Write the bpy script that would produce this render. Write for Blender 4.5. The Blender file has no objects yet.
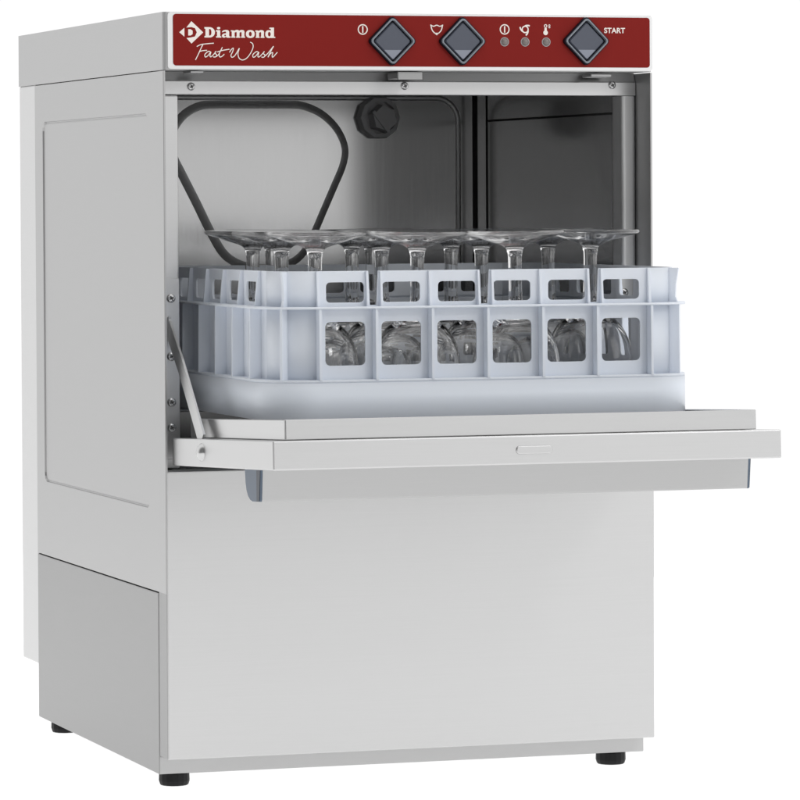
import bpy, bmesh, math, random
from mathutils import Vector, Matrix
R = math.radians
scene = bpy.context.scene
COL = scene.collection
# ------------------------------------------------------------------ camera
CX, CY, CZ, YAW, PITCH, ROLL, FPX, SX, SY = -0.97917, -3.54487, 0.51656, 0.30617, 0.01861, -0.00555, 4199.698, -81.463, -119.468
fw = Vector((math.sin(YAW)*math.cos(PITCH), math.cos(YAW)*math.cos(PITCH), -math.sin(PITCH)))
rt = Vector((math.cos(YAW), -math.sin(YAW), 0)); up = rt.cross(fw)
r2 = rt*math.cos(ROLL) + up*math.sin(ROLL); u2 = -rt*math.sin(ROLL) + up*math.cos(ROLL)
cam = bpy.data.cameras.new('camera'); camo = bpy.data.objects.new('camera', cam); COL.objects.link(camo)
M = Matrix((r2, u2, -fw)).transposed().to_4x4(); M.translation = (CX, CY, CZ); camo.matrix_world = M
cam.sensor_width = 36; cam.sensor_fit = 'HORIZONTAL'; cam.lens = FPX/800*36
cam.shift_x = -SX/800; cam.shift_y = SY/800
cam.clip_start = 0.05; cam.clip_end = 200
scene.camera = camo
# ------------------------------------------------------------------ studio light
w = bpy.data.worlds.new('World'); scene.world = w; w.use_nodes = True
wn, wl = w.node_tree.nodes, w.node_tree.links
bg = wn['Background']; bg.inputs['Strength'].default_value = 1.0
# photo studio: white surroundings everywhere except a dim corner of the room to the front left
tc = wn.new('ShaderNodeTexCoord'); dotn = wn.new('ShaderNodeVectorMath'); dotn.operation = 'DOT_PRODUCT'
dotn.inputs[1].default_value = (-.8, -.6, 0)
mr = wn.new('ShaderNodeMapRange'); mr.interpolation_type = 'SMOOTHSTEP'
for k_, v_ in (('From Min', .30), ('From Max', .72), ('To Min', 1.02), ('To Max', .22)): mr.inputs[k_].default_value = v_
wl.new(tc.outputs['Generated'], dotn.inputs[0]); wl.new(dotn.outputs['Value'], mr.inputs['Value'])
wl.new(mr.outputs[0], bg.inputs['Color'])
def area(name, loc, target, sx, sy, power, color=(1, 1, 1)):
    l = bpy.data.lights.new(name, 'AREA'); l.shape = 'RECTANGLE'; l.size = sx; l.size_y = sy; l.energy = power; l.color = color
    o = bpy.data.objects.new(name, l); COL.objects.link(o); o.location = loc
    o.rotation_euler = (Vector(target)-Vector(loc)).to_track_quat('-Z', 'Y').to_euler()
    return o
area('added_underfloor_lamp', (.2, .2, -.9), (.2, .2, 0), 6, 6, 77)                 # added beneath the floor sheet to wash out shadows
area('softbox_key', (1.6, -2.6, 1.9), (.25, -.1, .4), .5, .5, 9)
area('softbox_top', (0, -.9, 2.4), (.2, 0, .3), 1.4, 1.0, 4)
scene.view_settings.view_transform = 'Standard'; scene.view_settings.look = 'None'
scene.view_settings.exposure = 0; scene.view_settings.gamma = 1
cy = scene.cycles
cy.max_bounces = 24; cy.transmission_bounces = 20; cy.glossy_bounces = 10; cy.diffuse_bounces = 4; cy.transparent_max_bounces = 16
cy.caustics_reflective = True; cy.caustics_refractive = True
# ------------------------------------------------------------------ materials
def mat(name, color, rough=.5, metal=0., **kw):
    m = bpy.data.materials.new(name); m.use_nodes = True
    b = m.node_tree.nodes['Principled BSDF']
    b.inputs['Base Color'].default_value = (*color, 1); b.inputs['Roughness'].default_value = rough; b.inputs['Metallic'].default_value = metal
    for k, v in kw.items(): b.inputs[k.replace('_', ' ')].default_value = v
    return m
def steel(name, c, rough, scale=(3, 3, 220), var=.02, bump=.0, rvar=.06):
    """brushed stainless: fine stretched noise in colour, roughness and bump"""
    m = mat(name, (c, c, c*1.0), rough, 1.0); n, l = m.node_tree.nodes, m.node_tree.links; b = n['Principled BSDF']
    t = n.new('ShaderNodeTexCoord'); mp = n.new('ShaderNodeMapping'); mp.inputs['Scale'].default_value = scale
    nz = n.new('ShaderNodeTexNoise'); nz.inputs['Scale'].default_value = 6; nz.inputs['Detail'].default_value = 5
    l.new(t.outputs['Object'], mp.inputs[0]); l.new(mp.outputs[0], nz.inputs['Vector'])
    r = n.new('ShaderNodeMapRange'); r.inputs['To Min'].default_value = c-var; r.inputs['To Max'].default_value = c+var
    l.new(nz.outputs['Fac'], r.inputs['Value'])
    cc = n.new('ShaderNodeCombineColor'); [l.new(r.outputs[0], cc.inputs[i]) for i in range(3)]
    l.new(cc.outputs[0], b.inputs['Base Color'])
    q = n.new('ShaderNodeMapRange'); q.inputs['To Min'].default_value = rough-rvar; q.inputs['To Max'].default_value = rough+rvar
    l.new(nz.outputs['Fac'], q.inputs['Value']); l.new(q.outputs[0], b.inputs['Roughness'])
    if bump:
        bp = n.new('ShaderNodeBump'); bp.inputs['Strength'].default_value = bump; bp.inputs['Distance'].default_value = .001
        l.new(nz.outputs['Fac'], bp.inputs['Height']); l.new(bp.outputs[0], b.inputs['Normal'])
    return m
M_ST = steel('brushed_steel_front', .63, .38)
M_SIDE = steel('brushed_steel_side_shade', .475, .38)  # same steel darkened for the dimmer light on the side faces
M_BASE = steel('brushed_steel_base_shade', .365, .40)  # darker still, standing in for shade low on the cabinet
M_HOOD = steel('brushed_steel_hood', .565, .52)
M_GRIP = steel('brushed_steel_grip_shade', .485, .38)  # steel darkened in place of shade on the hanging grip
M_FRAME = steel('pale_satin_trim', .79, .45)
M_BACK = steel('satin_steel_back_light', .72, .5)  # lightened in place of brighter light on the angled back strip
M_IN = steel('chamber_steel', .505, .155, (60, 60, 2), .015, 0, .025)
M_BEAD = steel('pressed_bead_steel', .66, .55, (60, 60, 2), .015, 0, .03)  # chamber steel with light put into its tone so slopes render less black
M_POL = steel('polished_steel', .6, .22, (3, 3, 60), .02)
M_RED = mat('red_panel_foil', (.235, .0125, .0095), .45, 0, Specular_IOR_Level=.12)
M_WHITE = mat('cream_print', (.95, .88, .82), .6)
M_BTN = mat('button_plastic', (.085, .095, .125), .38)
M_BEZEL = mat('bezel_plastic', (.24, .265, .30), .3)
M_GASK = mat('black_gasket', (.006, .006, .013), .5, 0, Specular_IOR_Level=.15)
M_LENS = mat('grey_lens', (.27, .29, .35), .3)
M_LED = mat('indicator_lens', (.22, .19, .18), .25)
M_CAP = mat('lightened_grey_plastic', (.46, .46, .465), .5)  # grey lightened to offset the dim chamber
M_BLK = mat('black_rubber', (.010, .010, .011), .5, 0, Specular_IOR_Level=.25)
M_BLUE = mat('blue_grey_plastic', (.10, .135, .185), .4)
M_NAVY = mat('dark_blue_plastic', (.03, .04, .06), .4)
M_SLOT = mat('screw_recess', (.16, .16, .16), .5, .6)
M_DARK = mat('dark_gap', (.02, .02, .02), .7)
M_RACK = mat('pale_blue_polypropylene', (.82, .87, .955), .38, Subsurface_Weight=.25, Subsurface_Scale=.01)
n_, l_ = M_RACK.node_tree.nodes, M_RACK.node_tree.links
n_['Principled BSDF'].inputs['Subsurface Radius'].default_value = (1, 1, 1.1)
tl_ = n_.new('ShaderNodeBsdfTranslucent'); tl_.inputs['Color'].default_value = (.80, .84, .91, 1); mx_ = n_.new('ShaderNodeMixShader'); mx_.inputs[0].default_value = .06
l_.new(n_['Principled BSDF'].outputs[0], mx_.inputs[1]); l_.new(tl_.outputs[0], mx_.inputs[2]); l_.new(mx_.outputs[0], n_['Material Output'].inputs['Surface'])
M_WET = mat('wet_glass', (1, 1, 1), .10, Transmission_Weight=1.0, IOR=1.5)
M_GLASS = mat('clear_glass', (1, 1, 1), .0, Transmission_Weight=1.0, IOR=1.5)
def mat_floor():
    m = bpy.data.materials.new('added_translucent_sheet'); m.use_nodes = True; n, l = m.node_tree.nodes, m.node_tree.links
    n.remove(n['Principled BSDF']); a = n.new('ShaderNodeBsdfTranslucent'); d = n.new('ShaderNodeBsdfDiffuse'); x = n.new('ShaderNodeMixShader')
    a.inputs['Color'].default_value = (.9, .9, .9, 1); d.inputs['Color'].default_value = (.9, .9, .9, 1); x.inputs[0].default_value = .3
    l.new(a.outputs[0], x.inputs[1]); l.new(d.outputs[0], x.inputs[2]); l.new(x.outputs[0], n['Material Output'].inputs['Surface'])
    return m
M_FLOOR = mat_floor()
# ------------------------------------------------------------------ mesh helpers (all in world coordinates)
WORLD = {}
def new_bm(): return bmesh.new()
def box(bm, x0, x1, y0, y1, z0, z1, bev=0., seg=2, mi=0, edges=None):
    t = bmesh.new(); bmesh.ops.create_cube(t, size=1)
    bmesh.ops.scale(t, vec=(x1-x0, y1-y0, z1-z0), verts=t.verts); bmesh.ops.translate(t, vec=((x0+x1)/2, (y0+y1)/2, (z0+z1)/2), verts=t.verts)
    if bev:
        es = [g for g in t.edges if edges is None or edges(g)]
        bmesh.ops.bevel(t, geom=es, offset=bev, segments=seg, profile=.5, affect='EDGES')
    return merge(bm, t, mi)
def merge(bm, t, mi=0, mx=None):
    if mx is not None: bmesh.ops.transform(t, matrix=mx, verts=t.verts)
    mp = {}
    for v in t.verts: mp[v] = bm.verts.new(v.co)
    out = []
    for f in t.faces:
        try: g = bm.faces.new([mp[v] for v in f.verts]); g.material_index = mi; g.smooth = f.smooth; out.append(g)
        except ValueError: pass
    t.free(); return out
def vertical(axis):
    return lambda g: abs((g.verts[0].co-g.verts[1].co).normalized()[axis]) > .99
def tube(bm, pts, r, n=10, closed=False, mi=0, flat=None, cap=True):
    """round tube along points"""
    pts = [Vector(p) for p in pts]; N = len(pts); rings = []
    prev = None
    for i, p in enumerate(pts):
        a = pts[i-1] if (i or closed) else p; b = pts[(i+1) % N] if (i < N-1 or closed) else p
        t = (b-a).normalized()
        if prev is None:
            ref = Vector((0, 1, 0)) if abs(t.y) < .9 else Vector((1, 0, 0)); nx = (ref-t*ref.dot(t)).normalized()
        else: nx = (prev-t*prev.dot(t)).normalized()
        prev = nx; ny = t.cross(nx)
        rr = r[i] if isinstance(r, (list, tuple)) else r
        rings.append([bm.verts.new(p+nx*rr*math.cos(k*2*math.pi/n)+ny*rr*math.sin(k*2*math.pi/n)) for k in range(n)])
    for i in range(N if closed else N-1):
        A, B = rings[i], rings[(i+1) % N]
        for k in range(n):
            f = bm.faces.new((A[k], A[(k+1) % n], B[(k+1) % n], B[k])); f.smooth = True; f.material_index = mi
    if cap and not closed:
        for A in (rings[0], rings[-1]): f = bm.faces.new(A); f.material_index = mi
def lathe(bm, prof, center, axis='Z', n=32, mi=0, smooth=True):
    """profile [(r, h)] turned round an axis through center"""
    c = Vector(center); rings = []
    def pt(r, h, a):
        u, v = r*math.cos(a), r*math.sin(a)
        return c + (Vector((u, v, h)) if axis == 'Z' else Vector((u, h, v)) if axis == 'Y' else Vector((h, u, v)))
    for r, h in prof:
        rings.append([bm.verts.new(pt(0, h, 0))] if r < 1e-7 else [bm.verts.new(pt(r, h, k*2*math.pi/n)) for k in range(n)])
    for A, B in zip(rings, rings[1:]):
        if len(A) == 1 and len(B) == 1: continue
        for k in range(n):
            k2 = (k+1) % n
            q = (A[0], B[k2], B[k]) if len(A) == 1 else (A[k], A[k2], B[0]) if len(B) == 1 else (A[k], A[k2], B[k2], B[k])
            f = bm.faces.new(q); f.smooth = smooth; f.material_index = mi
def rrect(x0, x1, z0, z1, r, n=5):
    P = []
    for cx, cz, a0 in ((x1-r, z1-r, 0), (x0+r, z1-r, 90), (x0+r, z0+r, 180), (x1-r, z0+r, 270)):
        for k in range(n+1):
            a = R(a0+90*k/n); P.append((cx+r*math.cos(a), cz+r*math.sin(a)))
    return P
def circ(cx, cz, r, n=28): return [(cx+r*math.cos(2*math.pi*k/n), cz+r*math.sin(2*math.pi*k/n)) for k in range(n)]
def plate(loops, th, bevel=0.):
    """flat plate in the XY plane with holes, thickness th centred on z=0, as a temporary bmesh"""
    cu = bpy.data.curves.new('tmp', 'CURVE'); cu.dimensions = '2D'; cu.fill_mode = 'BOTH'; cu.extrude = th/2; cu.bevel_depth = bevel
    if bevel: cu.bevel_resolution = 1; cu.offset = -bevel; cu.extrude = th/2-bevel
    for L in loops:
        s = cu.splines.new('POLY'); s.points.add(len(L)-1); s.use_cyclic_u = True
        for p, q in zip(s.points, L): p.co = (q[0], q[1], 0, 1)
    o = bpy.data.objects.new('tmp', cu); me = bpy.data.meshes.new_from_object(o)
    t = bmesh.new(); t.from_mesh(me); bmesh.ops.remove_doubles(t, verts=t.verts, dist=1e-7)
    bpy.data.objects.remove(o); bpy.data.curves.remove(cu); bpy.data.meshes.remove(me)
    return t
FRONT = lambda y: Matrix(((1, 0, 0, 0), (0, 0, -1, y), (0, 1, 0, 0), (0, 0, 0, 1)))     # XY plate -> XZ plane facing -y
def prism(bm, loops, y0, y1, mi=0, bevel=0.):
    t = plate(loops, y1-y0, bevel); return merge(bm, t, mi, FRONT((y0+y1)/2))
def part(name, bm, mats, parent=None, origin=None, auto=True, label=None):
    if not isinstance(mats, (list, tuple)): mats = [mats]
    bmesh.ops.recalc_face_normals(bm, faces=bm.faces)
    o_ = Vector(origin) if origin is not None else (WORLD[parent.name] if parent is not None else Vector((0, 0, 0)))
    bmesh.ops.translate(bm, vec=-o_, verts=bm.verts)
    me = bpy.data.meshes.new(name); bm.to_mesh(me); bm.free()
    for m in mats: me.materials.append(m)
    ob = bpy.data.objects.new(name, me); COL.objects.link(ob); WORLD[ob.name] = o_
    if parent is not None: ob.parent = parent; ob.location = o_-WORLD[parent.name]
    else: ob.location = o_
    if label: ob['label'] = label
    return ob
def thing(name, loc, label, cat, group=None):
    o = bpy.data.objects.new(name, None); COL.objects.link(o); o.location = loc; o.empty_display_size = .05; WORLD[o.name] = Vector(loc)
    o['label'] = label; o['category'] = cat
    if group: o['group'] = group
    return o
# ------------------------------------------------------------------ setting
bm = new_bm(); bmesh.ops.create_grid(bm, x_segments=1, y_segments=1, size=2.6)  # added translucent sheet, lit from beneath to stay white and shadowless
fl = part('ground', bm, M_FLOOR); fl['kind'] = 'structure'
# ------------------------------------------------------------------ the glass washer
W, H, H1, D, DB, RL = .46, .684, .6333, .5409, .4752, .0275
GW = thing('glass_washer', (.23, .25, 0), 'stainless steel front-loading glass washer with a red control strip and its door folded down', 'glass washer')
# hood
bm = new_bm()
box(bm, 0, W, 0, D, H1, H, .0042, 4, 0, lambda g: all(v.co.y < .001 for v in g.verts) and abs(g.verts[0].co.z-g.verts[1].co.z) > .01)
part('hood', bm, M_HOOD, GW)
bm = new_bm(); prism(bm, [rrect(.0040, .4598, .6340, .6837, .003)], -.0010, .0003); part('panel_trim', bm, M_FRAME, GW, origin=(.233, 0, .66))
# control panel
bm = new_bm(); prism(bm, [rrect(.0088, .4572, .6370, .6822, .0028)], -.0015, -.0005)
CP = part('control_panel', bm, M_RED, GW, origin=(.233, 0, .66))
FY = -.00155
# lettering pieces -----------------------------------------------------------
def tz(zx, zy): # logo zoom pixel (800/140 per photo pixel, origin 160,10) -> x, z on the panel
    px, py = zx/5.7143+160, zy/5.7143+10
    return (.0146+(px-179)*.000915, .6663-(py-32)*.00088)
def txy(L): return [tz(*q) for q in L]
class Ink:
    def __init__(s): s.bm = new_bm(); s.k = 0
    def fill(s, *loops):
        s.k += 1; d = s.k*2e-6; prism(s.bm, loops, FY-.00012-d, FY+.0001); return s
    def stroke(s, pts, wd, closed=False):
        s.k += 1; d = s.k*2e-6; n = len(pts); V = [Vector((p[0], p[1])) for p in pts]; L, Rr = [], []
        for i in range(n):
            a = V[i-1] if (i or closed) else V[i]; b = V[(i+1) % n] if (i < n-1 or closed) else V[i]
            t = (b-a).normalized(); nn = Vector((-t.y, t.x))*wd/2
            L.append(V[i]+nn); Rr.append(V[i]-nn)
        y = FY-.00008-d*8
        A = [s.bm.verts.new((p.x, y-i*6e-6, p.y)) for i, p in enumerate(L)]; B = [s.bm.verts.new((p.x, y-i*6e-6, p.y)) for i, p in enumerate(Rr)]
        for i in range(n if closed else n-1):
            j = (i+1) % n; s.bm.faces.new((A[i], A[j], B[j], B[i]))
        return s
def smooth(pts, k=4, closed=False):
    V = [Vector(p) for p in pts]; n = len(V); out = []
    g = (lambda i: V[i % n]) if closed else (lambda i: V[max(0, min(n-1, i))])
    for i in range(n if closed else n-1):
        p0, p1, p2, p3 = g(i-1), g(i), g(i+1), g(i+2)
        for q in range(k):
            t = q/k; out.append(tuple(.5*((2*p1)+(p2-p0)*t+(2*p0-5*p1+4*p2-p3)*t*t+(3*p1-p0-3*p2+p3)*t**3)))
    if not closed: out.append(tuple(V[-1]))
    return out
def ell(cx, cy, rx, ry, n=28, p=2.0):
    o = []
    for k in range(n):
        a = 2*math.pi*k/n; c, s = math.cos(a), math.sin(a)
        o.append((cx+rx*math.copysign(abs(c)**(2/p), c), cy+ry*math.copysign(abs(s)**(2/p), s)))
    return o
def rc(x0, x1, y0, y1): return [(x0, y0), (x1, y0), (x1, y1), (x0, y1)]
def dshape(x0, x1, y0, y1, n=14):        # a D outline
    ym, ry = (y0+y1)/2, (y1-y0)/2; xm = x0+(x1-x0)*.42; o = [(x0, y0), (xm, y0)]
    for k in range(1, n): a = -math.pi/2+math.pi*k/n; o.append((xm+(x1-xm)*math.cos(a), ym+ry*math.sin(a)))
    return o+[(xm, y1), (x0, y1)]
I = Ink()   # emblem: a lozenge cut by a D
f = I.fill
f(txy([(148, 100), (176, 64), (243, 127), (176, 191), (148, 160), (176, 156), (196, 151), (207, 127), (196, 103), (176, 97)]))
f(txy([(107, 127), (136, 102), (136, 152)]))
f(txy([(158, 110), (172, 110), (183, 118), (183, 137), (172, 145), (158, 145)]))
# the word Diamond in a heavy slab face
f(txy(dshape(256, 310, 97, 156)), txy(dshape(276, 290, 108, 145)))
f(txy(rc(250, 262, 97, 106))); f(txy(rc(250, 262, 147, 156)))
f(txy(rc(322, 340, 114, 156))); f(txy(rc(316, 326, 114, 122))); f(txy(rc(316, 346, 149, 156))); f(txy(ell(331, 102, 9.5, 6.5)))
f(txy(smooth([(350, 126), (356, 116), (372, 112), (388, 116), (391, 128), (391, 148), (398, 149), (398, 156), (376, 156), (374, 151), (362, 157), (351, 152), (350, 142), (358, 134), (373, 131), (373, 124), (367, 121)], 2, True)), txy(ell(368, 144, 5, 5, 10)))
for a in (404, 432, 460):
    f(txy(rc(a+2, a+18, 116, 156))); f(txy(rc(a-1, a+22, 149, 156)))
f(txy(rc(401, 415, 114, 121)))
for a in (418, 446): f(txy(smooth([(a, 128), (a, 119), (a+12, 112), (a+26, 113), (a+32, 122), (a+32, 130), (a+18, 130), (a+14, 123)], 2, True)))
f(txy(ell(512, 134.5, 25, 22.5, 28, 2.3)), txy(ell(512, 134.5, 8.5, 13)))
for a in (544, 572):
    f(txy(rc(a+2, a+18, 116, 156))); f(txy(rc(a-1, a+21, 149, 156)))
f(txy(rc(541, 556, 114, 121))); f(txy(smooth([(558, 128), (558, 119), (570, 112), (584, 113), (590, 122), (590, 130), (576, 130), (572, 123)], 2, True)))
f(txy(ell(619, 134.5, 21, 22.5, 28, 2.3)), txy(ell(621, 134.5, 8, 13)))
f(txy(rc(630, 648, 97, 156))); f(txy(rc(622, 634, 97, 104))); f(txy(rc(644, 655, 149, 156)))
part('emblem_and_name', I.bm, M_WHITE, CP)
I = Ink(); wd = .00078
for s_, k_ in ((([(240, 197), (228, 222), (214, 252), (198, 284)]), 1), (([(206, 208), (228, 197), (262, 192), (303, 188)]), 1), (([(222, 236), (240, 231), (264, 229)]), 1),
    (([(286, 240), (272, 235), (252, 252), (254, 267), (268, 260), (286, 238), (280, 258), (284, 266), (296, 258), (316, 234), (308, 244), (318, 254), (312, 266), (298, 266)]), 1),
    (([(312, 266), (330, 252), (352, 210), (334, 248), (336, 266), (350, 262), (362, 250)]), 1), (([(322, 238), (352, 229), (392, 222)]), 1),
    (([(392, 240), (404, 222), (414, 216), (410, 236), (400, 256), (406, 268), (424, 256), (448, 216), (440, 244), (446, 272), (466, 283), (490, 272), (512, 244), (526, 212), (524, 190), (510, 181)]), 1),
    (([(560, 240), (546, 235), (526, 252), (528, 267), (542, 260), (560, 238), (554, 258), (558, 266), (570, 258), (592, 234), (584, 244), (594, 254), (588, 266), (574, 266)]), 1),
    (([(588, 266), (612, 244), (644, 204), (634, 222), (612, 266), (626, 246), (640, 240), (636, 256), (640, 266), (666, 238)]), 1)):
    I.stroke(smooth(txy(s_), 5), wd)
part('script_lettering', I.bm, M_WHITE, CP)
# icons
I = Ink()
def ring_icon(x, z):
    I.fill(circ(x, z, .0047), circ(x, z, .0037)); I.fill(rc(x-.0006, x+.0006, z-.0029, z+.0029))
ring_icon(.1833, .6697); part('power_symbol', I.bm, M_WHITE, CP)
I = Ink(); x, z = .2527, .6706
I.stroke(smooth([(x-.0055, z+.0038), (x-.0045, z-.0005), (x-.0022, z-.0034), (x, z-.0040), (x+.0022, z-.0034), (x+.0045, z-.0005), (x+.0055, z+.0038)], 4), .0010)
I.stroke(smooth([(x-.0060, z+.0036), (x-.003, z+.0024), (x, z+.0034), (x+.003, z+.0024), (x+.0060, z+.0036)], 4), .0009)
I.fill(circ(x, z-.0044, .0011, 12)); part('tub_symbol', I.bm, M_WHITE, CP)
I = Ink(); ring_icon(.3172, .6707); part('power_symbol', I.bm, M_WHITE, CP)
I = Ink(); x, z = .3368, .6708
I.fill(circ(x, z, .0034), circ(x, z, .0023))
for a in (98, 218, 338):
    pts = [(.0029, 0), (.0036, -24), (.0045, -46), (.0054, -62)]
    I.stroke(smooth([(x+r_*math.cos(R(a+d_)), z+r_*math.sin(R(a+d_))) for r_, d_ in pts], 3), .0014)
part('spray_symbol', I.bm, M_WHITE, CP)
I = Ink(); x, z = .3564, .6712
I.fill(circ(x, z-.0032, .0022, 18)); I.fill(rc(x-.0011, x+.0011, z-.003, z+.001)); I.fill([(x+.0016*math.cos(R(a)), z+.0028+.0016*math.sin(R(a))) for a in range(0, 360, 20)], circ(x, z+.0028, .0009, 14))
I.fill(circ(x+.0036, z+.0034, .0009, 12), circ(x+.0036, z+.0034, .0004, 10)); I.fill(circ(x+.0036, z+.0017, .0009, 12), circ(x+.0036, z+.0017, .0004, 10))
part('temperature_symbol', I.bm, M_WHITE, CP)
cu = bpy.data.curves.new('tmp', 'FONT'); cu.body = 'START'; cu.size = .0066; cu.offset = .00016; cu.extrude = .00005; cu.space_character = 1.03
o = bpy.data.objects.new('tmp', cu); me = bpy.data.meshes.new_from_object(o); t = bmesh.new(); t.from_mesh(me); bpy.data.objects.remove(o)
xs = [v.co.x for v in t.verts]; k = .0203/(max(xs)-min(xs))
bmesh.ops.scale(t, vec=(k, 1, 1), verts=t.verts); bmesh.ops.translate(t, vec=(.4128-min(xs)*k, .6682, 0), verts=t.verts)
bm = new_bm(); merge(bm, t, 0, FRONT(FY-.0001)); part('start_lettering', bm, M_WHITE, CP)
# diamond push buttons
def dia(cx, cz, h, r):
    P = []; s = h-r*(math.sqrt(2)-1)
    for k in range(4):
        a0 = 90*k; c = (cx+(h-r*math.sqrt(2))*math.cos(R(a0)), cz+(h-r*math.sqrt(2))*math.sin(R(a0)))
        for q in range(5): a = R(a0-45+90*q/4); P.append((c[0]+r*math.cos(a), c[1]+r*math.sin(a)))
    return P
def ring_loft(bm, loops, mi, close_last=False):
    """loops: list of (list of (x,z), y)"""
    RV = [[bm.verts.new((p[0], y, p[1])) for p in L] for L, y in loops]; n = len(RV[0])
    for A, B in zip(RV, RV[1:]):
        for k in range(n): f_ = bm.faces.new((A[k], A[(k+1) % n], B[(k+1) % n], B[k])); f_.material_index = mi
    if close_last: f_ = bm.faces.new(RV[-1]); f_.material_index = mi
for (bx, bz), lb in (((.2102, .6594), 'power push button beside the ringed bar symbol'), ((.2763, .6597), 'push button beside the tub symbol'), ((.3946, .6606), 'push button beside the word START')):
    bm = new_bm(); y0 = -.0014
    ring_loft(bm, [(dia(bx, bz, .0230, .0034), y0), (dia(bx, bz, .0228, .0034), y0-.0036), (dia(bx, bz, .0207, .0028), y0-.0041)], 1)
    ring_loft(bm, [(dia(bx, bz, .0216, .0032), y0-.0036), (dia(bx, bz, .0214, .0032), y0-.0050), (dia(bx, bz, .0208, .003), y0-.0054), (dia(bx, bz, .0196, .0026), y0-.0054), (dia(bx, bz, .0194, .0024), y0-.0050), (dia(bx, bz, .0190, .0022), y0-.0016)], 0)
    B = part('push_button', bm, [M_BEZEL, M_GASK], CP, origin=(bx, 0, bz), label=lb)
    bm = new_bm()
    ring_loft(bm, [(dia(bx, bz, .0188, .002), y0-.0020), (dia(bx, bz, .0172, .002), y0-.0022)], 1)
    ring_loft(bm, [(dia(bx, bz, .0176, .002), y0-.0018), (dia(bx, bz, .0172, .002), y0-.0030), (dia(bx, bz, .0160, .0016), y0-.0040)], 0, True)
    part('button_cap', bm, [M_BTN, M_GASK], B)
    bm = new_bm(); prism(bm, [[(bx-.0083, bz-.0079), (bx+.0083, bz-.0079), (bx+.0005, bz-.0157), (bx-.0005, bz-.0157)]], y0-.0043, y0-.0039)
    part('indicator_window', bm, M_LENS, B)
for lx in (.3171, .3367, .3569):
    bm = new_bm(); lathe(bm, [(0, -.0032), (.0015, -.0030), (.0028, -.0024), (.0034, -.0016), (.0035, -.0010)], (lx, 0, .6596), 'Y', 20)
    lathe(bm, [(.0035, -.0010), (.0035, -.0018), (.0041, -.0018), (.0042, -.0010)], (lx, 0, .6596), 'Y', 20, 1)
    part('indicator_lamp', bm, [M_LED, M_CAP], CP, origin=(lx, 0, .6596))
# cabinet sides
def side(x, s, name):
    """outer face at x with a pressed field; s = +1 left side (faces -x), -1 right side"""
    bm = new_bm(); t = .0008; d = .0030
    y0, y1, z0, z1 = .0003, DB-.001, .1737, H1-.0008
    fy0, fy1, fz0, fz1 = .0535, .4420, .2466, .5955
    def lp(yy0, yy1, zz0, zz1, r, xx): return [bm.verts.new((xx, p, q)) for p, q in rrect(yy0, yy1, zz0, zz1, r, 4)]
    A = [lp(y0, y1, z0, z1, .0004, x+s*.0003)]
    A.append(lp(y0+.0004, y1-.0004, z0+.0004, z1-.0004, .0004, x))
    for d_, xx in ((-.0009, 0), (-.0003, .0016), (.0003, .0018), (.0020, .0010)):        # pressed crease round a shallow recessed field
        A.append(lp(fy0+d_, fy1-d_, fz0+d_, fz1-d_, .008-d_, x+s*xx))
    for ri, (P_, Q) in enumerate(zip(A, A[1:])):
        for k in range(len(P_)):
            f_ = bm.faces.new((P_[k], P_[(k+1) % len(P_)], Q[(k+1) % len(P_)], Q[k])); f_.smooth = False
    bm.faces.new(A[-1])
    xi = x+s*.0018
    C = [lp(y0, y1, z0, z1, .0004, xi), lp(fy0-.008, fy1+.008, fz0-.008, fz1+.008, .008, xi), lp(fy0-.006, fy1+.006, fz0-.006, fz1+.006, .008, xi+s*.0035)]
    for P_, Q in ((A[0], C[0]), (C[0], C[1]), (C[1], C[2])):
        for k in range(len(Q)): bm.faces.new((P_[k], P_[(k+1) % len(Q)], Q[(k+1) % len(Q)], Q[k]))
    bm.faces.new(C[-1])
    bmesh.ops.recalc_face_normals(bm, faces=bm.faces)
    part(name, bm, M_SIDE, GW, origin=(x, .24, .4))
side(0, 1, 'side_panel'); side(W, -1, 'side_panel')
# right/left front flanges' inner returns are the side panels themselves; lower cabinet
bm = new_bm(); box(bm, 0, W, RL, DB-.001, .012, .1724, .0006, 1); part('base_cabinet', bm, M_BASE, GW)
bm = new_bm(); box(bm, .0006, W-.0006, RL-.0004, RL+.002, .0124, .0275, .0003, 1); part('base_rail', bm, M_HOOD, GW)
bm = new_bm(); box(bm, .004, W-.004, .03, DB, .1722, .1739); box(bm, .004, W-.004, DB-.0012, DB+.0005, .02, H1-.004); part('seam_gasket', bm, M_DARK, GW)
bm = new_bm(); box(bm, .0006, W, DB, D, .0638, H1, .0015, 2); part('back_cover', bm, M_BACK, GW)
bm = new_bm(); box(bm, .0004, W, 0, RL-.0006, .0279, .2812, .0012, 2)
for f_ in bm.faces: f_.normal_update(); f_.material_index = 1 if f_.normal.x < -.5 else 0  # shade of the left return put into a darker steel
part('front_panel', bm, [M_ST, M_BASE], GW)
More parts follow.
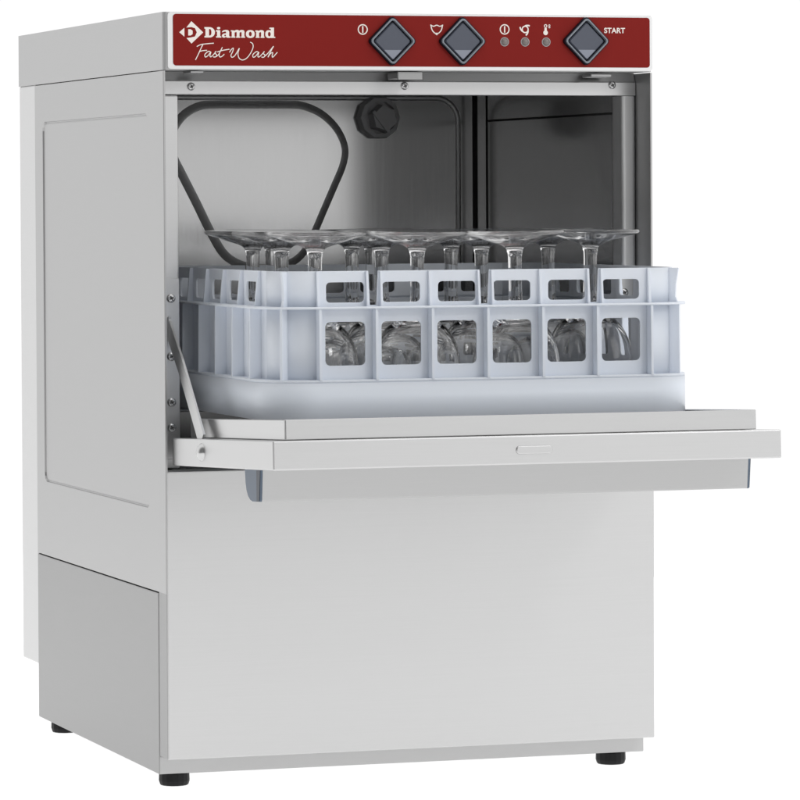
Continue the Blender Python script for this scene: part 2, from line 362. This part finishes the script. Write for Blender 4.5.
# opening frame
bm = new_bm(); box(bm, .0020, W-.0020, .035, .047, .6125, .6250, .0008, 2); HR = part('header_rail', bm, M_ST, GW)
bm = new_bm(); v_ = [bm.verts.new(p) for p in ((.0022, .0365, .6252), (W-.0022, .0365, .6252), (W-.0022, .0395, .6330), (.0022, .0395, .6330), (.0022, .0385, .6252), (W-.0022, .0385, .6252), (W-.0022, .0415, .6330), (.0022, .0415, .6330))]
for q in ((0, 1, 2, 3), (7, 6, 5, 4), (0, 1, 5, 4), (2, 3, 7, 6), (1, 2, 6, 5), (0, 3, 7, 4)): bm.faces.new([v_[k] for k in q])
part('header_gap_plate', bm, M_SIDE, GW)  # gap plate, its tilt added to mirror the dark hood underside
bm = new_bm(); box(bm, .0020, .0231, .0352, .05, .2818, .6122, .0015, 2); part('door_post', bm, M_ST, GW)
bm = new_bm(); box(bm, .4440, W-.0020, .0352, .06, .2818, .6122, .0035, 4, 0, vertical(2))
part('door_post', bm, M_FRAME, GW)  # paler than the left post, offsetting its dark reflection
def screw(x, y, z, r=.0036, axis='Y'):
    bm = new_bm()
    if axis == 'Y':
        lathe(bm, [(0, -.0010), (r*.30, -.0011), (r*.34, -.0024), (r*.75, -.0020), (r, -.0008), (r*1.02, 0)], (x, y, z), 'Y', 20)
        lathe(bm, [(0, -.0009), (r*.33, -.0009)], (x, y, z), 'Y', 20, 1)
        for a in (30, 120): 
            c, s_ = math.cos(R(a)), math.sin(R(a)); L, q = r*.55, r*.12
            v = [bm.verts.new((x+c*L*i-s_*q*j, y-.00252, z+s_*L*i+c*q*j)) for i, j in ((-1, -1), (1, -1), (1, 1), (-1, 1))]
            f_ = bm.faces.new(v); f_.material_index = 1
    return part('screw', bm, [M_POL, M_SLOT], GW, origin=(x, y, z))
for sx_, sz_ in ((.0351, .6197), (.2346, .6208), (.4347, .6222)): screw(sx_, .0352, sz_ if True else 0, .0036)
bm = new_bm(); box(bm, .2180, .2415, .006, .034, .6262, .6320, .0006, 1); box(bm, .2180, .2415, .0045, .0065, .6252, .6328, .0005, 1); part('door_catch', bm, M_BASE, GW)
bm = new_bm(); box(bm, .405, .4255, .012, .034, .6285, .6318, .0008, 1); part('door_switch', bm, M_SIDE, GW)
bm = new_bm(); box(bm, .026, .038, .004, .03, .6305, .6325, .0004, 1); part('hood_clip', bm, M_SIDE, GW)
# wash chamber
YB = .435; XL, XR = .0215, .4447; ZC = .630
bm = new_bm()
box(bm, XL, XR, YB, YB+.002, .25, ZC); box(bm, XL-.002, XL, .0502, YB+.002, .25, ZC); box(bm, XR, XR+.002, .0602, YB+.002, .25, ZC)
box(bm, XL-.002, XR+.002, .0502, YB+.002, ZC-.003, ZC-.001); box(bm, XL-.002, XR+.002, .04, YB+.002, .248, .25); box(bm, .0045, W-.0045, .03, .042, .25, .2808)
CH = part('wash_chamber', bm, M_IN, GW)
# pressed beads in the back wall
def loop3(pts, y): return [(p[0], y, p[1]) for p in pts]
bm = new_bm()
trap = [(.1215, .578), (.1270, .594), (.1390, .608), (.1560, .6165), (.1750, .6180), (.2100, .6180), (.2450, .6180), (.2640, .6168), (.2850, .6080), (.3020, .5920), (.3110, .5720), (.3090, .553), (.2990, .5300), (.2880, .5060), (.2770, .482), (.268, .466), (.256, .455), (.240, .449), (.223, .447), (.204, .449), (.188, .455), (.175, .466), (.162, .488), (.1480, .5160), (.1340, .5430), (.1240, .563)]
TP = smooth(trap, 5, True)
def inset(P_, d_):
    o_ = []; n_ = len(P_)
    for k in range(n_):
        a_, b_ = Vector(P_[k-1]), Vector(P_[(k+1) % n_]); t_ = (b_-a_).normalized(); o_.append((P_[k][0]+t_.y*d_, P_[k][1]-t_.x*d_))
    return o_
lv = [(0, .0002), (.0010, -.0003), (.0028, -.0012), (.0052, -.0024), (.0072, -.0031), (.0086, -.0033)]     # rounded step up to a raised field
RV = [[bm.verts.new((p[0], YB+y_, p[1])) for p in inset(TP, d_)] for d_, y_ in lv]
for A_, B_ in zip(RV, RV[1:]):
    for k in range(len(TP)): f_ = bm.faces.new((A_[k], A_[(k+1) % len(TP)], B_[(k+1) % len(TP)], B_[k])); f_.smooth = True; f_.material_index = 1
bm.faces.new(RV[-1])
part('pressed_field', bm, [M_IN, M_BEAD], CH)
bm = new_bm(); tube(bm, loop3(rrect(.036, .4265, .27, .6205, .024, 8), YB), .0028, 10, True); part('pressed_bead', bm, M_BEAD, CH)
bm = new_bm(); tube(bm, [(XR, y_, .5968) for y_ in (.062, .2, .395)], .0011, 8); tube(bm, [(XR, .400, z_) for z_ in (.26, .45, ZC)], .0012, 8); part('wall_seam', bm, M_DARK, CH)
bm = new_bm(); tube(bm, [(XR-.0005, YB-.0005, z_) for z_ in (.26, .45, ZC-.001)], .0022, 8); part('corner_seam', bm, M_DARK, CH)
# wash arm nut on the back wall
bm = new_bm(); c = (.3405, YB, .6005)
lathe(bm, [(.0215, 0), (.0215, -.010), (.0205, -.013), (.0165, -.0140), (.0160, -.0085), (0, -.0085)], c, 'Y', 10, 0, False)
t = bmesh.new(); bmesh.ops.create_cone(t, cap_ends=True, segments=6, radius1=.0148, radius2=.0128, depth=.014)
merge(bm, t, 0, Matrix.Translation((c[0]+.002, YB-.0150, c[2]-.001)) @ Matrix.Rotation(R(90), 4, 'X') @ Matrix.Rotation(R(12), 4, 'Z'))
t = bmesh.new(); bmesh.ops.create_cube(t, size=1); bmesh.ops.scale(t, vec=(.003, .003, .026), verts=t.verts)
merge(bm, t, 0, Matrix.Translation((c[0]-.003, YB-.0225, c[2]-.004)) @ Matrix.Rotation(R(-38), 4, 'Y'))
part('wash_arm_nut', bm, M_CAP, CH)
for x0, x1 in ((XL+.001, .072), (.392, XR-.001)):
    bm = new_bm(); box(bm, x0, x1, .075, .40, .3295, .3322, .0008, 1)
    part('rack_runner', bm, M_IN, CH)
# door: built flat against the hinge line, then tipped
HZ = .2867; TILT = R(2.5)
TM = Matrix.Translation((0, 0, HZ)) @ Matrix.Rotation(-TILT, 4, 'X')
def tip(bm): bmesh.ops.transform(bm, matrix=TM, verts=bm.verts); return bm      # local: x, y=-s, z=t
bm = new_bm(); box(bm, .006, .4523, -.3043, -.001, 0, .0240, .0012, 2)
DR = part('door', tip(bm), M_ST, GW, origin=(.229, 0, HZ))
bm = new_bm(); rim = .041
a0, a1, s0, s1 = .0200, .4340, -.2945, -.012; wl_ = .0020
box(bm, a0, a1, s0, s0+wl_, .0244, rim, .0006, 1); box(bm, a0, a0+wl_, s0+wl_, s1, .0244, rim, .0006, 1); box(bm, a1-wl_, a1, s0+wl_, s1, .0244, rim, .0006, 1)
box(bm, a0+wl_, a1-wl_, s0+wl_, s1, .0244, .0366)
part('door_liner', tip(bm), M_POL, DR)
bm = new_bm(); t = plate([rrect(.2150, .2470, .0085, .0155, .0033)], .0022, .0008); merge(bm, t, 0, FRONT(-.3044)); part('name_plate', tip(bm), M_ST, DR)
bm = new_bm(); lathe(bm, [(0, -.0048), (.0030, -.0044), (.0058, -.0030), (.0076, -.0010), (.0080, 0)], (.006, -.0955, .0125), 'X', 24); part('hinge_dome', tip(bm), M_POL, DR)
# grip under the door: bent channel with plastic end caps (thickness hangs below the door)
bm = new_bm()
prof = [(-.1950, -.0005), (-.1950, -.0015), (-.2000, -.0215), (-.2080, -.0262), (-.2320, -.0262), (-.2375, -.0240), (-.2400, -.0005)]
prof = [(-.2408, -.0005), (-.2372, -.0255), (-.2360, -.0268), (-.2160, -.0268), (-.2090, -.0256), (-.2030, -.0225), (-.1990, -.0180), (-.1965, -.0120), (-.1950, -.0005)]
def extr(bm, prof, x0, x1, mi=0):
    A = [bm.verts.new((x0, y, z)) for y, z in prof]; B = [bm.verts.new((x1, y, z)) for y, z in prof]; n = len(prof)
    for k in range(n): f_ = bm.faces.new((A[k], A[(k+1) % n], B[(k+1) % n], B[k])); f_.material_index = mi
    f_ = bm.faces.new(A); f_.material_index = mi; f_ = bm.faces.new(B); f_.material_index = mi
extr(bm, prof, .0164, .4492)
HD = part('door_handle', tip(bm), M_GRIP, DR, origin=(.23, -.24, .28))
for xa, xb in ((.0145, .0163), (.4493, .4511)):
    bm = new_bm(); extr(bm, [(y, z) for y, z in prof], xa, xb)
    for f_ in bm.faces:
        pass
    bm2 = new_bm(); merge(bm2, bm, 0)
    extr(bm2, [(-.2404, -.001), (-.2364, -.0262), (-.2290, -.0266), (-.2300, -.001)], xa-.0005 if xa < .1 else xb-.0005, xa+.0003 if xa < .1 else xb+.0005, 1)
    part('end_cap', tip(bm2), [M_BLUE, M_NAVY], HD)
# hinge brackets, struts, screws
for sgn, xo in ((1, .0), (-1, W)):
    X = lambda v: xo+sgn*v
    bm = new_bm(); xs_ = sorted((X(.0042), X(.0228))); box(bm, xs_[0], xs_[1], .0335, .0350, .290, .450, .0004, 1); part('hinge_bracket', bm, M_ST, GW)
    bm = new_bm()
    P3 = [(.036, .4150), (.0345, .4080), (-.0080, .3741), (-.0440, .3410), (-.0744, .3120)]; wdt = .0082
    V = [Vector((p[0], p[1])) for p in P3]; A, B = [], []
    for i in range(len(V)):
        a = V[max(0, i-1)]; b = V[min(len(V)-1, i+1)]; tt = (b-a).normalized(); nn = Vector((-tt.y, tt.x))*wdt
        A.append(V[i]+nn); B.append(V[i]-nn)
    x0, x1 = sorted((X(.0115), X(.0135)))
    for L_, Rr_ in ((0, 1),):
        Fv = {}
        for xx in (x0, x1):
            Fv[xx] = ([bm.verts.new((xx, p.x, p.y)) for p in A], [bm.verts.new((xx, p.x, p.y)) for p in B])
        n = len(A)
        for i in range(n-1):
            for xx in (x0, x1): bm.faces.new((Fv[xx][0][i], Fv[xx][0][i+1], Fv[xx][1][i+1], Fv[xx][1][i]))
            for q in (0, 1): bm.faces.new((Fv[x0][q][i], Fv[x0][q][i+1], Fv[x1][q][i+1], Fv[x1][q][i]))
        for i in (0, n-1): bm.faces.new((Fv[x0][0][i], Fv[x0][1][i], Fv[x1][1][i], Fv[x1][0][i]))
    ST = part('hinge_strut', bm, M_ST, GW)
    for zz in (.4325, .3810, .3405, .3180):
        screw(X(.0150), .0334, zz, .0040)
# feet
for fx, fy in ((.0185, .0450), (.4345, .0450), (.0185, .4420), (.4345, .4420)):
    bm = new_bm(); lathe(bm, [(0, .0120), (.0130, .0120), (.0136, .0105), (.0138, .0040), (.0128, .0008), (.0120, 0), (0, 0)], (fx, fy, 0), 'Z', 16, 0, False)
    part('foot', bm, M_BLK, GW, origin=(fx, fy, 0))
# ------------------------------------------------------------------ glass rack
RX, RY, RZ = .2365, .015, .3325          # centre, bottom, half width at the base band
RK = thing('glass_rack', (RX, RY, RZ), 'pale blue square plastic rack with rows of windows on the open door', 'glass rack')
def band(bm, half_o, r_o, half_i, r_i, z0, z1, n=8):
    o_ = rrect(-half_o, half_o, -half_o, half_o, r_o, n); i_ = rrect(-half_i, half_i, -half_i, half_i, r_i, n)
    V = {}
    for nm, L in (('o', o_), ('i', i_)):
        for z in (z0, z1): V[nm, z] = [bm.verts.new((RX+p[0], RY+p[1], z)) for p in L]
    n_ = len(o_)
    for k in range(n_):
        j = (k+1) % n_
        for a, b in ((('o', z0), ('o', z1)), (('i', z0), ('i', z1)), (('o', z0), ('i', z0)), (('o', z1), ('i', z1))):
            f_ = bm.faces.new((V[a][k], V[a][j], V[b][j], V[b][k])); f_.smooth = a[0] == b[0]
Z1, Z2, Z3 = .3668, .4275, .4585                    # top of base band, flange, top of rack
bm = new_bm(); band(bm, .1945, .043, .1810, .029, RZ, Z1-.0025); band(bm, .1940, .042, .1810, .029, Z1-.0025, Z1)
for k in range(9):                                    # open floor grid
    u = -.168+k*.042; box(bm, RX+u-.0015, RX+u+.0015, RY-.1811, RY+.1811, RZ, RZ+.0019); box(bm, RX-.1811, RX+.1811, RY+u-.0015, RY+u+.0015, RZ+.0002, RZ+.0021)
part('rack_base', bm, M_RACK, RK)
WI = .1840                                          # outer face of the pierced wall
bm = new_bm()
CR = .034; flat_half = WI-CR
def wall(rot):
    # pierced wall; plate axes: x along the wall, y up
    low = [rc(-flat_half, flat_half, Z1-.001, Z2-.0008)]; hi = [rc(-flat_half, flat_half, Z2+.0008, Z3)]
    top = []
    fr = rot in (0, 180)
    for c_ in ([-.125+.05*k for k in range(6)] if fr else [-.106+.053*k for k in range(5)]):
        if fr: low.append(rrect(c_-.0178, c_+.0178, .3785, .4155, .0042, 4))
        else: low.append(rrect(c_-.0110, c_+.0110, .3785, .4155, .0042, 4))
        hi.append(rrect(c_-.0170, c_+.0170, .4318, .4490, .0036, 4))
    slots = [-.100, .0, .100] if fr else []
    out = [(-flat_half, Z2+.0008)]
    out = [(-flat_half, Z3), (-flat_half, Z2+.0008)]
    for s_ in (slots):
        out += [(s_-.0036, Z2+.0008)] if False else []
    out += [(flat_half, Z2+.0008), (flat_half, Z3)]
    for s_ in reversed(slots): out += [(s_+.0044, Z3), (s_+.0030, Z2+.0020), (s_-.0030, Z2+.0020), (s_-.0044, Z3)]
    hi[0] = out
    for loops, th, off in ((low, .0022, 0), (hi, .0022, 0)):
        t = plate(loops, th); merge(bm, t, 0, Matrix.Translation((RX, RY, 0)) @ Matrix.Rotation(R(rot), 4, 'Z') @ FRONT(-WI+.0011))
    for k, c_ in enumerate([-.15+.05*k for k in range(7)] if fr else [-.1325+.053*k for k in range(6)]):     # ribs
        t = bmesh.new()
        P_ = [(-WI+.0002, Z1-.0005), (-.1946, Z1-.0005), (-.1940, Z2-.0009), (-WI+.0002, Z2-.0009)]
        Q_ = [(-WI+.0002, Z2+.0009), (-.1895, Z2+.0009), (-.1868, Z3-.0004), (-WI+.0002, Z3-.0004)]
        for PP in ([P_, Q_] if not fr or k not in (1, 3, 5) else [P_]):
            A = [t.verts.new((c_-.0011, y, z)) for y, z in PP]; B = [t.verts.new((c_+.0011, y, z)) for y, z in PP]
            t.faces.new(A); t.faces.new(B)
            for q in range(4): t.faces.new((A[q], A[(q+1) % 4], B[(q+1) % 4], B[q]))
        for xs_ in ((c_-.0062, c_+.0062) if fr and k in (1, 3, 5) else ()):   # slot cheeks
            A = [t.verts.new((xs_-.0009, y, z)) for y, z in Q_]; B = [t.verts.new((xs_+.0009, y, z)) for y, z in Q_]
            t.faces.new(A); t.faces.new(B)
            for q in range(4): t.faces.new((A[q], A[(q+1) % 4], B[(q+1) % 4], B[q]))
        merge(bm, t, 0, Matrix.Translation((RX, RY, 0)) @ Matrix.Rotation(R(rot), 4, 'Z'))
for rot in (0, 90, 180, 270): wall(rot)
def corner(z0, z1, ro, th):
    for q in range(4):
        cx_, cy_ = [(1, 1), (-1, 1), (-1, -1), (1, -1)][q]; n = 8; rows = []
        for rr in (CR, CR-th):
            for z in (z0, z1):
                rows.append([bm.verts.new((RX+cx_*flat_half+rr*math.cos(R(90*q+90*k/n)), RY+cy_*flat_half+rr*math.sin(R(90*q+90*k/n)), z)) for k in range(n+1)])
        for a, b in ((0, 1), (2, 3), (0, 2), (1, 3)):
            for k in range(n):
                f_ = bm.faces.new((rows[a][k], rows[a][k+1], rows[b][k+1], rows[b][k])); f_.smooth = (a, b) in ((0, 1), (2, 3))
corner(Z1-.001, Z2-.0008, CR, .0022); corner(Z2+.0008, Z3, CR, .0022)
for q in range(4):                                   # a rib on every corner
    a = R(45+90*q); cx_, cy_ = [(1, 1), (-1, 1), (-1, -1), (1, -1)][q]
    for P_ in ([(CR-.0003, Z1-.0005), (CR+.0100, Z1-.0005), (CR+.0096, Z2-.0009), (CR-.0003, Z2-.0009)], [(CR-.0003, Z2+.0009), (CR+.0080, Z2+.0009), (CR+.0060, Z2+.0060), (CR+.0066, Z2+.0170), (CR+.0090, Z3-.0004), (CR-.0003, Z3-.0004)]):
        t = bmesh.new()
        A = [t.verts.new((p, -.0011, z)) for p, z in P_]; B = [t.verts.new((p, .0011, z)) for p, z in P_]
        t.faces.new(A); t.faces.new(B)
        for k in range(len(A)): t.faces.new((A[k], A[(k+1) % len(A)], B[(k+1) % len(A)], B[k]))
        merge(bm, t, 0, Matrix.Translation((RX+cx_*flat_half, RY+cy_*flat_half, 0)) @ Matrix.Rotation(a, 4, 'Z'))
part('rack_wall', bm, M_RACK, RK)
bm = new_bm(); band(bm, .1950, .0440, WI-.0004, CR, Z2-.0010, Z2+.0010); part('rack_flange', bm, M_RACK, RK)
# ------------------------------------------------------------------ glasses, upside down
GZ = RZ+.0023
outer = [(.0308, .0003), (.0318, .0010), (.0352, .016), (.0378, .032), (.0376, .046), (.0345, .060), (.0275, .072), (.0180, .0805), (.0105, .0855), (.0070, .0900)]
inner = [(.0308, .0003), (.0302, .0010), (.0338, .016), (.0364, .032), (.0361, .046), (.0328, .059), (.0255, .0700), (.0160, .0765), (.0070, .0795), (0, .0802)]
stem = [(.0070, .0900), (.0062, .0960), (.0059, .108), (.0059, .124), (.0061, .134), (.0068, .1385)]
foot = [(.0068, .1385), (.0078, .1412), (.0115, .1438), (.0210, .1470), (.0320, .1505), (.0412, .1530), (.0430, .1540), (.0436, .1552), (.0430, .1564), (.0410, .1568), (.0250, .1563), (.0100, .1558), (0, .1557)]
def finer(p, k=3): return [(max(0, a), b) for a, b in smooth(p, k)]
def pf(name, profs, parent):
    bm = new_bm()
    for p in profs: lathe(bm, finer(p), (0, 0, 0), 'Z', 40)
    bmesh.ops.remove_doubles(bm, verts=bm.verts, dist=1e-6)
    return bm
def glass_part(name, prof, root, m=None):
    bm = new_bm(); lathe(bm, prof, (0, 0, 0), 'Z', 40); bmesh.ops.remove_doubles(bm, verts=bm.verts, dist=1e-6)
    me = bpy.data.meshes.new(name); bm.to_mesh(me); bm.free(); me.materials.append(m or M_GLASS)
    o = bpy.data.objects.new(name, me); COL.objects.link(o); o.parent = root; return o
rng = random.Random(4)
rows = [('front row', -.130, [(0, .0957), (1, .1876), (2, .2800)]), ('second row', -.040, [(0, .0966), (1, .1886), (2, .2809), (3, .3812)]),
        ('third row', .050, [(0, .0952), (1, .1892), (2, .2825), (3, .3794)]), ('back row', .140, [(0, .1395), (1, .2380)])]
ordn = {3: ['leftmost', 'middle', 'rightmost'], 4: ['leftmost', 'second from the left', 'third from the left', 'rightmost'], 2: ['left one', 'right one']}
first = None
for rn, y, L in rows:
    for i, (k, x) in enumerate(L):
        lab = 'upside down clear stemmed glass in the rack, %s of the %s' % (ordn[len(L)][i], rn)
        root = thing('wine_glass', (x, y, GZ), lab, 'wine glass', 'clear stemmed glasses upside down in the rack')
        root.rotation_euler = (R(rng.uniform(-1.1, 1.1)), R(rng.uniform(-1.1, 1.1)), rng.uniform(0, 6.28))
        if first is None:
            first = root
            bowl_prof = list(reversed(finer(inner))) + finer(outer)[1:]
            glass_part('bowl', bowl_prof, root); glass_part('stem', finer(stem), root); glass_part('glass_foot', finer(foot), root, M_WET)
        else:
            for ch in first.children:
                c_ = ch.copy(); COL.objects.link(c_); c_.parent = root
